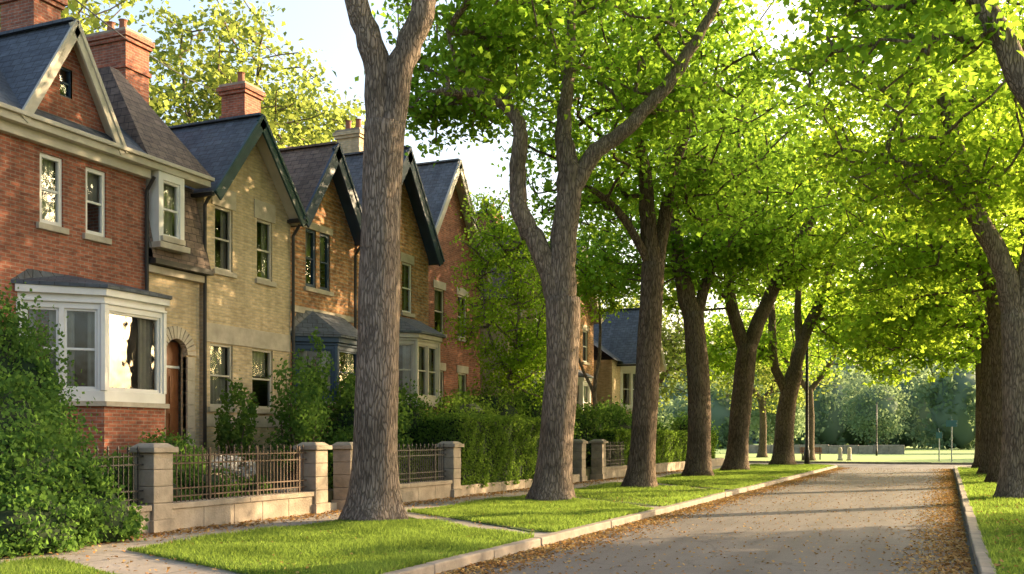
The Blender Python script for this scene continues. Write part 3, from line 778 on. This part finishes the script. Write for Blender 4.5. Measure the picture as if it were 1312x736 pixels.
hedge('clipped_hedge', -13.7, -12.3, 25.3, 32.6, .2, 2.2)
hedge('clipped_hedge', -13.5, -12.6, 40.5, 60, .3, 1.9, dens=500, size=.09)
hedge('clipped_hedge', -13.6, -13.0, 20.3, 25.2, .35, 1.15, dens=600, size=.08)

# ------------------------------------------------------------------ shrubs
foliage('ivy_covered_bush', [(-14.6, 12.0, 1.8, 1.1, 1.4, 2.0), (-13.6, 11.2, 1.3, 1.2, 1.4, 1.35), (-12.7, 11.0, .75, .9, 1.4, .95), (-12.1, 11.9, .3, .55, .75, .65), (-15.3, 12.6, 1.4, .9, .9, 1.5), (-11.9, 10.4, .3, .7, 1.1, .65), (-15.3, 10.4, 2.3, 1.2, 1.4, 2.2), (-12.3, 11.6, .9, .3, .35, .3), (-13.9, 12.2, 2.5, .4, .4, .6)], 84000, .074, 'ivy', corescale=.74)
foliage('garden_shrub', [(-15.9, 20.1, 1.8, .45, .45, 1.1)], 3000, .09, 'shrub', stems=True, core=False)
foliage('garden_shrub', [(-15.2, 21.5, 2.1, .9, 1.0, 1.5), (-15.3, 22.4, 3.0, .5, .5, 1.3)], 3800, .1, 'ivy', core=False, shell=2.2, stems=True)
foliage('garden_shrub', [(-14.6, 23.9, 1.6, 1.2, 1.3, 1.5), (-15.3, 25.2, 2.0, 1.0, 1.1, 1.7), (-14.5, 26, 1.5, .9, 1, 1.5)], 17000, .1, 'shrub', corescale=.7)
foliage('garden_shrub', [(-14.3, 29.5, 1.9, 1.0, 2.2, 1.1), (-14.6, 32.4, 2.1, 1.2, 1.6, 1.3)], 14000, .09, 'hedge', corescale=.72)
foliage('garden_shrub', [(-14.2, 34.6, 1.9, 1.3, 1.6, 1.6), (-14.9, 37.4, 2.0, 1.4, 1.8, 1.7), (-14.3, 41, 1.6, 1.2, 2.3, 1.4)], 20000, .11, 'shrub', corescale=.7)
foliage('garden_shrub', [(-14.6, 46, 1.6, 1.4, 2.4, 1.5), (-14.6, 51, 1.5, 1.4, 2.4, 1.2), (-14, 60, 1.6, 1.4, 1.4, 1.7)], 14000, .14, 'ivy', corescale=.7)
foliage('garden_plants', [(-13.3, 14.6, .55, .5, .7, .35), (-13.4, 16, .6, .5, .7, .4), (-13.3, 17.3, .5, .5, .6, .3), (-14.3, 15.4, .8, .8, 1.5, .55), (-15.2, 17, 1.0, .6, .9, .7)], 14000, .07, 'ivy', corescale=.7)
foliage('hydrangea', [(-13.6, 16.9, .95, .3, .45, .28), (-13.5, 17.6, .85, .25, .35, .25)], 1500, .06, 'petal', core=False, shell=6)
foliage('garden_plants', [(-13.6, 21.3, .9, .5, .8, .55), (-14.3, 22.8, 1.1, .7, .8, .7)], 6000, .08, 'ivy', corescale=.7)

# ------------------------------------------------------------------ street trees (left row)
tree('maple_tree', (-10.2, 17.05, 0), [(0, 0, -.05, .47), (.02, 0, 1.6, .425), (.08, 0, 4, .40), (.13, 0, 6.3, .375), (.18, 0, 7.7, .40)],
     [[(.1, 0, 7.3, .29), (-.02, 0, 9.0, .26), (-.45, -.1, 10.2, .22), (-.9, -.3, 12, .17), (-1.5, -.2, 14, .1)],
      [(.25, 0, 7.3, .29), (.5, .1, 8.9, .26), (.95, .2, 10.1, .24), (1.4, .4, 12, .18), (1.8, .3, 14.3, .1)]],
     [(0, .3, 14.8, 5.0, 4.8, 3.5, 220), (2.4, 3.2, 10.6, 1.5, 2.2, 1.3, 50)], per=54, sides=28)
tree('maple_tree', (-9.3, 24.3, 0), [(0, 0, -.05, .46), (.12, 0, 1.6, .44), (.25, 0, 3.6, .42), (.26, 0, 5.2, .44)],
     [[(.25, 0, 4.9, .37), (.3, 0, 6.8, .33), (.45, 0, 8.16, .31), (.3, .2, 9.75, .2), (.5, .4, 11.5, .14), (.6, .5, 14, .08)],
      [(.2, 0, 4.9, .33), (-.24, 0, 6.3, .27), (-.76, 0, 7.3, .24), (-.88, 0, 8.1, .22), (-.8, 0, 9.35, .19), (-1.1, .1, 10.1, .16), (-2.0, .2, 10.5, .13), (-3.0, .3, 10.6, .08)],
      [(.42, 0, 7.8, .25), (1.15, 0, 8.95, .21), (1.94, 0, 9.55, .19), (2.9, 0, 10.6, .17), (3.5, 0, 11.5, .15), (4.3, 0, 12.9, .1)]],
     [(0, .6, 14.4, 5.6, 5.2, 3.7, 290), (-2.6, 2.0, 11, 2.0, 2, 1.3, 60), (3.4, 2.2, 11.2, 2.4, 2.2, 1.4, 50)], per=56, sides=28)
tree('maple_tree', (-9.0, 31.4, 0), [(0, 0, -.05, .43), (.1, 0, 1.6, .41), (.25, 0, 4.4, .38), (.42, 0, 7.2, .36)],
     [[(.42, 0, 6.9, .3), (.25, 0, 8.6, .26), (.1, 0, 10.5, .2), (-.4, 0, 13, .12)], [(.45, 0, 6.9, .25), (.8, .2, 8.5, .22), (1.2, .3, 10.5, .16), (2, .3, 13, .08)],
      [(.35, 0, 7.0, .15), (-.6, -.4, 8.6, .12), (-1.8, -.6, 9.6, .08)]],
     [(0, .3, 13.2, 5.6, 5.0, 4.2, 320), (2, .5, 9.6, 2.4, 2.5, 1.4, 50), (-1.5, .5, 9.8, 2.3, 2.5, 1.5, 50)], bark='bark2', per=54)
tree('maple_tree', (-9.4, 41.5, 0), [(0, 0, -.05, .5), (0, 0, 3.5, .46), (-.25, 0, 6.8, .42)],
     [[(-.2, 0, 6.4, .4), (-.9, 0, 9.3, .34), (-1.1, 0, 11.3, .25), (-1.4, 0, 14, .12)], [(-.2, 0, 6.4, .25), (.6, 0, 9, .2), (1.5, 0, 12, .12)]],
     [(0, .3, 13, 6.0, 5.4, 5.0, 310), (1.6, 0, 9.4, 2.4, 2.4, 1.7, 55), (-2, 0, 9, 2.4, 2.2, 1.7, 45)], bark='bark2', lsize=.22, per=46)
tree('maple_tree', (-9.5, 50, 0), [(0, 0, -.05, .52), (.2, 0, 2.4, .5), (.57, 0, 6.2, .48)],
     [[(.5, 0, 5.8, .35), (-.2, 0, 8.0, .3), (-.4, 0, 10.4, .24), (-.6, 0, 14, .1)], [(.55, 0, 5.8, .38), (1.7, 0, 8.7, .33), (3.3, 0, 11.6, .27), (4.6, 0, 13.9, .2), (5.6, 0, 16, .1)],
      [(2.3, 0, 9.8, .18), (2.6, 0, 11.5, .15), (2.6, 0, 13.5, .08)]],
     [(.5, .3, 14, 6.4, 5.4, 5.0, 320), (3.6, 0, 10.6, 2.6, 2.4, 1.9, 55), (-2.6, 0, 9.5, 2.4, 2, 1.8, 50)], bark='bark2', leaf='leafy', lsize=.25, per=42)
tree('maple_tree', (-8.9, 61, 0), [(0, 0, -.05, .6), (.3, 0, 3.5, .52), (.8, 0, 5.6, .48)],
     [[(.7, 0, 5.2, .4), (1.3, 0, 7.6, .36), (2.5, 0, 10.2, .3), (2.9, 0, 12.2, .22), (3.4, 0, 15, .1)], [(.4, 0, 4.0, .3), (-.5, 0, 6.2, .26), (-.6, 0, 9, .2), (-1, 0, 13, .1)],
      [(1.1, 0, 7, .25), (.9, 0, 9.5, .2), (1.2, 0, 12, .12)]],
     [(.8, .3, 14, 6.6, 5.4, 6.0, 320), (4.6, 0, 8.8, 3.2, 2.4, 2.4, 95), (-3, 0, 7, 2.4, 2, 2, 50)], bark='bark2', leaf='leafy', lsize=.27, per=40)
# right row
tree('maple_tree', (2.3, 20.5, 0), [(0, 0, -.05, .42), (0, 0, 4, .38), (0, 0, 6, .36)], [[(0, 0, 5.6, .28), (-1.2, 0, 8, .22), (-2.6, 0, 10.5, .14), (-4, 0, 12, .08)], [(0, 0, 5.6, .28), (1, 0, 9, .2), (1.6, 0, 12, .1)]],
     [(-.6, .3, 13, 5.4, 5.4, 4.3, 240), (-2.8, 1.2, 9.2, 2.2, 2.4, 1.2, 45)], per=50)
tree('maple_tree', (1.72, 30, 0), [(0, 0, -.05, .42), (0, 0, 2.5, .38), (-.05, 0, 4.9, .37)],
     [[(-.05, 0, 4.6, .3), (-.4, 0, 6.2, .28), (-1.2, 0, 7.7, .24), (-1.6, 0, 9.2, .2), (-2.4, 0, 12, .12)], [(0, 0, 4.6, .28), (.5, 0, 7, .24), (1, 0, 10, .15), (1.6, 0, 13, .08)],
      [(-.9, 0, 7.2, .14), (-2.2, -.3, 8.4, .1), (-3.6, -.4, 9, .06)]],
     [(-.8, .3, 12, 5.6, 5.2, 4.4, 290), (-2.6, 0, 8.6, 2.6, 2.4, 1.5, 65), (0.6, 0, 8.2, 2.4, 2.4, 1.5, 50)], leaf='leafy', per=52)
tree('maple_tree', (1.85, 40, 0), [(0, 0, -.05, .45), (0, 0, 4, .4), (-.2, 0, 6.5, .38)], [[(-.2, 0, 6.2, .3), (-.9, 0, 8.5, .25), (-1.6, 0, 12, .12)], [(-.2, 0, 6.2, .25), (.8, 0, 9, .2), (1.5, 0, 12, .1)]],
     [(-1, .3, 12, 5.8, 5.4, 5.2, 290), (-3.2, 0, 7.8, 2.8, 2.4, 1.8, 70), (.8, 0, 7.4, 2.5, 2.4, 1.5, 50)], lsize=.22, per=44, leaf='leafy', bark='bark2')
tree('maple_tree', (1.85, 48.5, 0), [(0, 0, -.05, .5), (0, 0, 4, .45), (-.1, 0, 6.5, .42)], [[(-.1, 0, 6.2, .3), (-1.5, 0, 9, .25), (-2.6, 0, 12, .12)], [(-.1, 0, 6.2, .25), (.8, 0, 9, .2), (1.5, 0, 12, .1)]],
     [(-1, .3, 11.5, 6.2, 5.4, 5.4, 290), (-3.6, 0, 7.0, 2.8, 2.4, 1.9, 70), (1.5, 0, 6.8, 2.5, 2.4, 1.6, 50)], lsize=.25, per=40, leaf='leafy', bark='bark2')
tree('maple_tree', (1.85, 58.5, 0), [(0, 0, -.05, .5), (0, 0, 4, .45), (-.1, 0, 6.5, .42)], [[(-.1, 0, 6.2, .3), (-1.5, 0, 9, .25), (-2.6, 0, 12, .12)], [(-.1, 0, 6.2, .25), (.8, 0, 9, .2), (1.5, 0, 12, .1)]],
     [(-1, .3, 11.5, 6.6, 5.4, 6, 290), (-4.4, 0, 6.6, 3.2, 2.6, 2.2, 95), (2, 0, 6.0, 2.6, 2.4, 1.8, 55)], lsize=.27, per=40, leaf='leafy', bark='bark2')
def lawn_tree(x, y, h, r, leaf='leafy', n=200, s=.28, low=.28, name='lawn_tree'):
    tree(name, (x, y, 0), [(0, 0, -.05, .36), (.1, 0, h*.2, .3), (0, 0, h*.38, .27)], [[(0, 0, h*.36, .22), (-r*.3, 0, h*.55, .15), (-r*.5, 0, h*.75, .06)], [(0, 0, h*.36, .22), (r*.3, .3, h*.55, .15), (r*.4, 0, h*.8, .06)]],
         [(0, 0, h*(1+low)/2, r, r, h*(1-low)/2, n)], lsize=s, per=42, clump=.95, leaf=leaf, bark='bark2', sides=12)
for a in ((11, 24, 12, 4.2), (13.5, 33, 11, 3.0), (18, 66, 13, 4.5)): lawn_tree(*a)  # unseen trees added off-frame to throw broken shade across the road
lawn_tree(3.2, 78, 15, 7.0, n=280, low=.4)
lawn_tree(-9.3, 77, 14, 6.5, n=250, low=.45)
lawn_tree(-20, 72, 13, 5.5, leaf='leafb'); lawn_tree(-14.5, 88, 13, 5.5, leaf='leafb')
tree('garden_tree', (-14.4, 33.4, .4), [(0, 0, 0, .1), (.1, 0, 2, .09), (0, 0, 3.5, .08)], [[(0, 0, 3.3, .07), (.3, 0, 5.5, .05), (.2, 0, 8, .03)], [(0, 0, 3.3, .06), (-.8, 0, 5.2, .04), (-1, 0, 7, .02)]],
     [(0, 0, 5.8, 2.1, 2.0, 3.0, 150), (-.3, 0, 8.3, 1.6, 1.5, 1.8, 65), (.9, 0, 4.0, 1.3, 1.3, 1.6, 50)], lsize=.11, per=66, clump=.5, leaf='leafy', sides=8, flat=.4, bias=.3)  # sun painted in: brighter leaf tint offsets the shading crowns above
tree('garden_tree', (-14.8, 44, .4), [(0, 0, 0, .14), (.1, 0, 2, .12), (0, 0, 3.5, .11)], [[(0, 0, 3.3, .1), (.3, 0, 5.5, .07), (.2, 0, 9, .03)], [(0, 0, 3.3, .08), (-.8, 0, 5.2, .05), (-1, 0, 8, .02)]],
     [(0, 0, 8.8, 2.4, 2.2, 2.2, 130)], lsize=.16, per=60, clump=.6, leaf='leafy', sides=8, bias=.2)
for (x, y, h, n, s) in ((-31, 27, 21, 280, .3), (-30, 37, 21, 300, .3), (-33, 47, 21, 280, .32), (-29, 56, 14, 200, .3), (-40, 20, 22, 240, .34), (-27, 66, 15, 200, .3)):
    tree('tall_background_tree', (x, y, .4), [(0, 0, 0, .4), (.2, 0, h*.3, .3), (.1, 0, h*.5, .22)], [[(.1, 0, h*.48, .18), (1.2, 0, h*.7, .12), (1.6, 0, h*.9, .05)], [(.1, 0, h*.48, .18), (-1.3, .3, h*.68, .12), (-2, 0, h*.88, .05)]],
         [(0, 0, h*.72, 5.0, 4.6, h*.29, n), (1.5, 0, h*.45, 3.5, 3, 2.5, n//5)], lsize=s*.85, per=44, clump=.95, leaf='leafb', sides=10, bark='bark')

# ------------------------------------------------------------------ far park
ells = []
for i in range(26):
    x = -95+i*7+random.uniform(-3, 3); y = 185+random.uniform(-22, 22); h = random.uniform(5.5, 8.5)
    ells.append((x, y, h*.75, random.uniform(5, 8), random.uniform(4, 7), h))
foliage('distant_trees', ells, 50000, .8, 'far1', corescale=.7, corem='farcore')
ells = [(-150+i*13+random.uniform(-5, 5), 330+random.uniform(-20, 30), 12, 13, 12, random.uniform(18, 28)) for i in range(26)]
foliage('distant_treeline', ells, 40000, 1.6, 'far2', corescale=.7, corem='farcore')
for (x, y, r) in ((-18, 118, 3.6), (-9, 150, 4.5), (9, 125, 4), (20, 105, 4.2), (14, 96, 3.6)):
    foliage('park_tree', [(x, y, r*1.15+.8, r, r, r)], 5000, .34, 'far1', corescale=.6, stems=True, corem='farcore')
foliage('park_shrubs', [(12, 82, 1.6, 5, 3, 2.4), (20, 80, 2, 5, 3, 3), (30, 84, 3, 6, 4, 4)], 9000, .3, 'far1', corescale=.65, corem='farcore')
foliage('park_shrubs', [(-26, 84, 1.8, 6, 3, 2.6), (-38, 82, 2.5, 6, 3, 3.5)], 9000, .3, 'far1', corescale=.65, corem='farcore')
mb = MB(); K = 60
for i in range(K):
    x0 = -600+i*20; x1 = x0+20
    hh = lambda x: 46+14*math.sin(x*.006+1)+5*math.sin(x*.021)
    mb.poly([(x0, 620, -1), (x1, 620, -1), (x1, 760, hh(x1)), (x0, 760, hh(x0))])
mb.obj('hill', plain('haze_tinted_hill', (.2, .25, .23), (.16, .21, .19), .02, .95, 0), smooth=True)  # aerial haze painted as a pale blue-green hill colour
mb = MB()
for i in range(12): mb.box(-22+i*1.5, -20.52+i*1.5, 112, 112.4, -.02, .9+random.uniform(-.05, .05))
mb.obj('park_stone_wall', M['stonewall'], bevel=.03)

# ------------------------------------------------------------------ street furniture
def lamp(x, y, s=1):
    e = empty('street_lamp', (x, y, 0)); mb = MB()
    mb.tube([(0, 0, 0), (0, 0, .9*s), (0, 0, .95*s), (0, 0, 4*s), (0, 0, 8.2*s)], [.16*s, .15*s, .11*s, .095*s, .07*s], 12)
    mb.tube([(0, 0, 7.9*s), (.3*s, 0, 8.5*s), (1.0*s, 0, 8.75*s), (1.7*s, 0, 8.75*s)], [.045*s, .04*s, .035*s, .035*s], 8)
    mb.obj('pole_and_arm', M['black'], e, smooth=True, local=True)
    mb = MB(); mb.hexa([tuple(v*s for v in p) for p in [(1.6, -.13, 8.66), (2.35, -.1, 8.68), (2.35, .1, 8.68), (1.6, .13, 8.66), (1.6, -.07, 8.82), (2.3, -.05, 8.78), (2.3, .05, 8.78), (1.6, .07, 8.82)]]); mb.obj('lamp_head', M['stonewall'], e, local=True, bevel=.02)
lamp(-7.6, 62); lamp(-6, 100, .6)
signm = plain('sign_enamel', (.06, .16, .2), (.05, .13, .16), 3, .4, 0)
postm = plain('galvanised_post', (.35, .37, .38), (.25, .26, .27), 6, .5, 0)
for (x, y, h, w) in ((.3, 76, 2.9, .7), (-.5, 77, 2.1, .4)):
    e = empty('street_sign', (x, y, 0)); mb = MB(); mb.tube([(0, 0, -.02), (0, 0, h)], [.045, .04], 8); mb.obj('post', postm, e, local=True)
    mb = MB(); mb.box(-w/2, w/2, -.075, -.05, h-.5, h-.05); mb.box(-.05, -.049+.03, -.4, .4, h+.01, h+.2); mb.obj('sign_panel', signm, e, local=True, bevel=.01)
def bench(x, y, rz):
    e = empty('park_bench', (x, y, 0), rz)
    mb = MB()
    for i in range(4): mb.box(-.8, .8, -.25+i*.13, -.15+i*.13, .43, .47)
    mb.obj('seat', M['door'], e, local=True)
    mb = MB()
    for i in range(3): mb.beam((-.8, .27+i*.03, .58+i*.14), (.8, .27+i*.03, .58+i*.14), .03, .1)
    mb.obj('backrest', M['door'], e, local=True)
    for k, s in enumerate((-.65, .65)):
        mb = MB(); mb.box(s-.03, s+.03, -.24, -.18, -.02, .43); mb.box(s-.03, s+.03, .2, .26, -.02, .43); mb.beam((s, .23, .43), (s, .36, .95), .05, .05); mb.box(s-.03, s+.03, -.24, .24, .39, .428)
        mb.obj('leg_%d' % (k+1), M['black'], e, local=True)
bench(-9.5, 80, .2)
for (x, y) in ((-7.2, 78), (-6.6, 78.5)):
    e = empty('stone_bollard', (x, y, 0)); mb = MB(); mb.tube([(0, 0, -.02), (0, 0, .1), (0, 0, .12), (0, 0, .8), (0, 0, .92), (0, 0, .97)], [.2, .2, .15, .14, .11, .03], 12); mb.obj('post', M['stone'], e, smooth=True, local=True)
mb = MB(); a = np.array([-13.5, 9.5, 10.0]); b = np.array([-30, 37, 17.2]); pts = []
for i in range(21):
    f = i/20; p = a+(b-a)*f; p[2] -= 1.2*4*f*(1-f)*.5; pts.append(p)
mb.tube(pts, [.018]*21, 6); mb.obj('overhead_wire', M['black'])

# ------------------------------------------------------------------ sun, sky, camera
EL, AZ = math.radians(19), math.radians(41)
sd = Vector((math.sin(AZ)*math.cos(EL), math.cos(AZ)*math.cos(EL), math.sin(EL)))
sl = bpy.data.lights.new('sun', 'SUN'); sl.energy = 15; sl.angle = math.radians(.5); sl.color = (1, .74, .43)
so = link(bpy.data.objects.new('sun', sl)); so.rotation_euler = sd.to_track_quat('Z', 'Y').to_euler(); so.location = sd*100
w = bpy.data.worlds.new('World'); scene.world = w; w.use_nodes = True
nt = w.node_tree; sky = nt.nodes.new('ShaderNodeTexSky'); sky.sky_type = 'NISHITA'; sky.sun_disc = False
sky.sun_elevation = EL; sky.sun_rotation = AZ; sky.dust_density = 6.0; sky.ozone_density = .2; sky.air_density = 1.0
bg = nt.nodes['Background']; bg.inputs[1].default_value = .54; nt.links.new(sky.outputs[0], bg.inputs[0])
cam = bpy.data.cameras.new('camera'); co = link(bpy.data.objects.new('camera', cam))
co.location = (0, 0, 1.6); co.rotation_euler = (math.radians(90), 0, A)
cam.sensor_width = 36; cam.lens = 1300/1312*36; cam.shift_y = 194/1312; cam.clip_end = 6000; cam.clip_start = .1
scene.camera = co
scene.view_settings.view_transform = 'Standard'; scene.view_settings.look = 'None'; scene.view_settings.exposure = 0
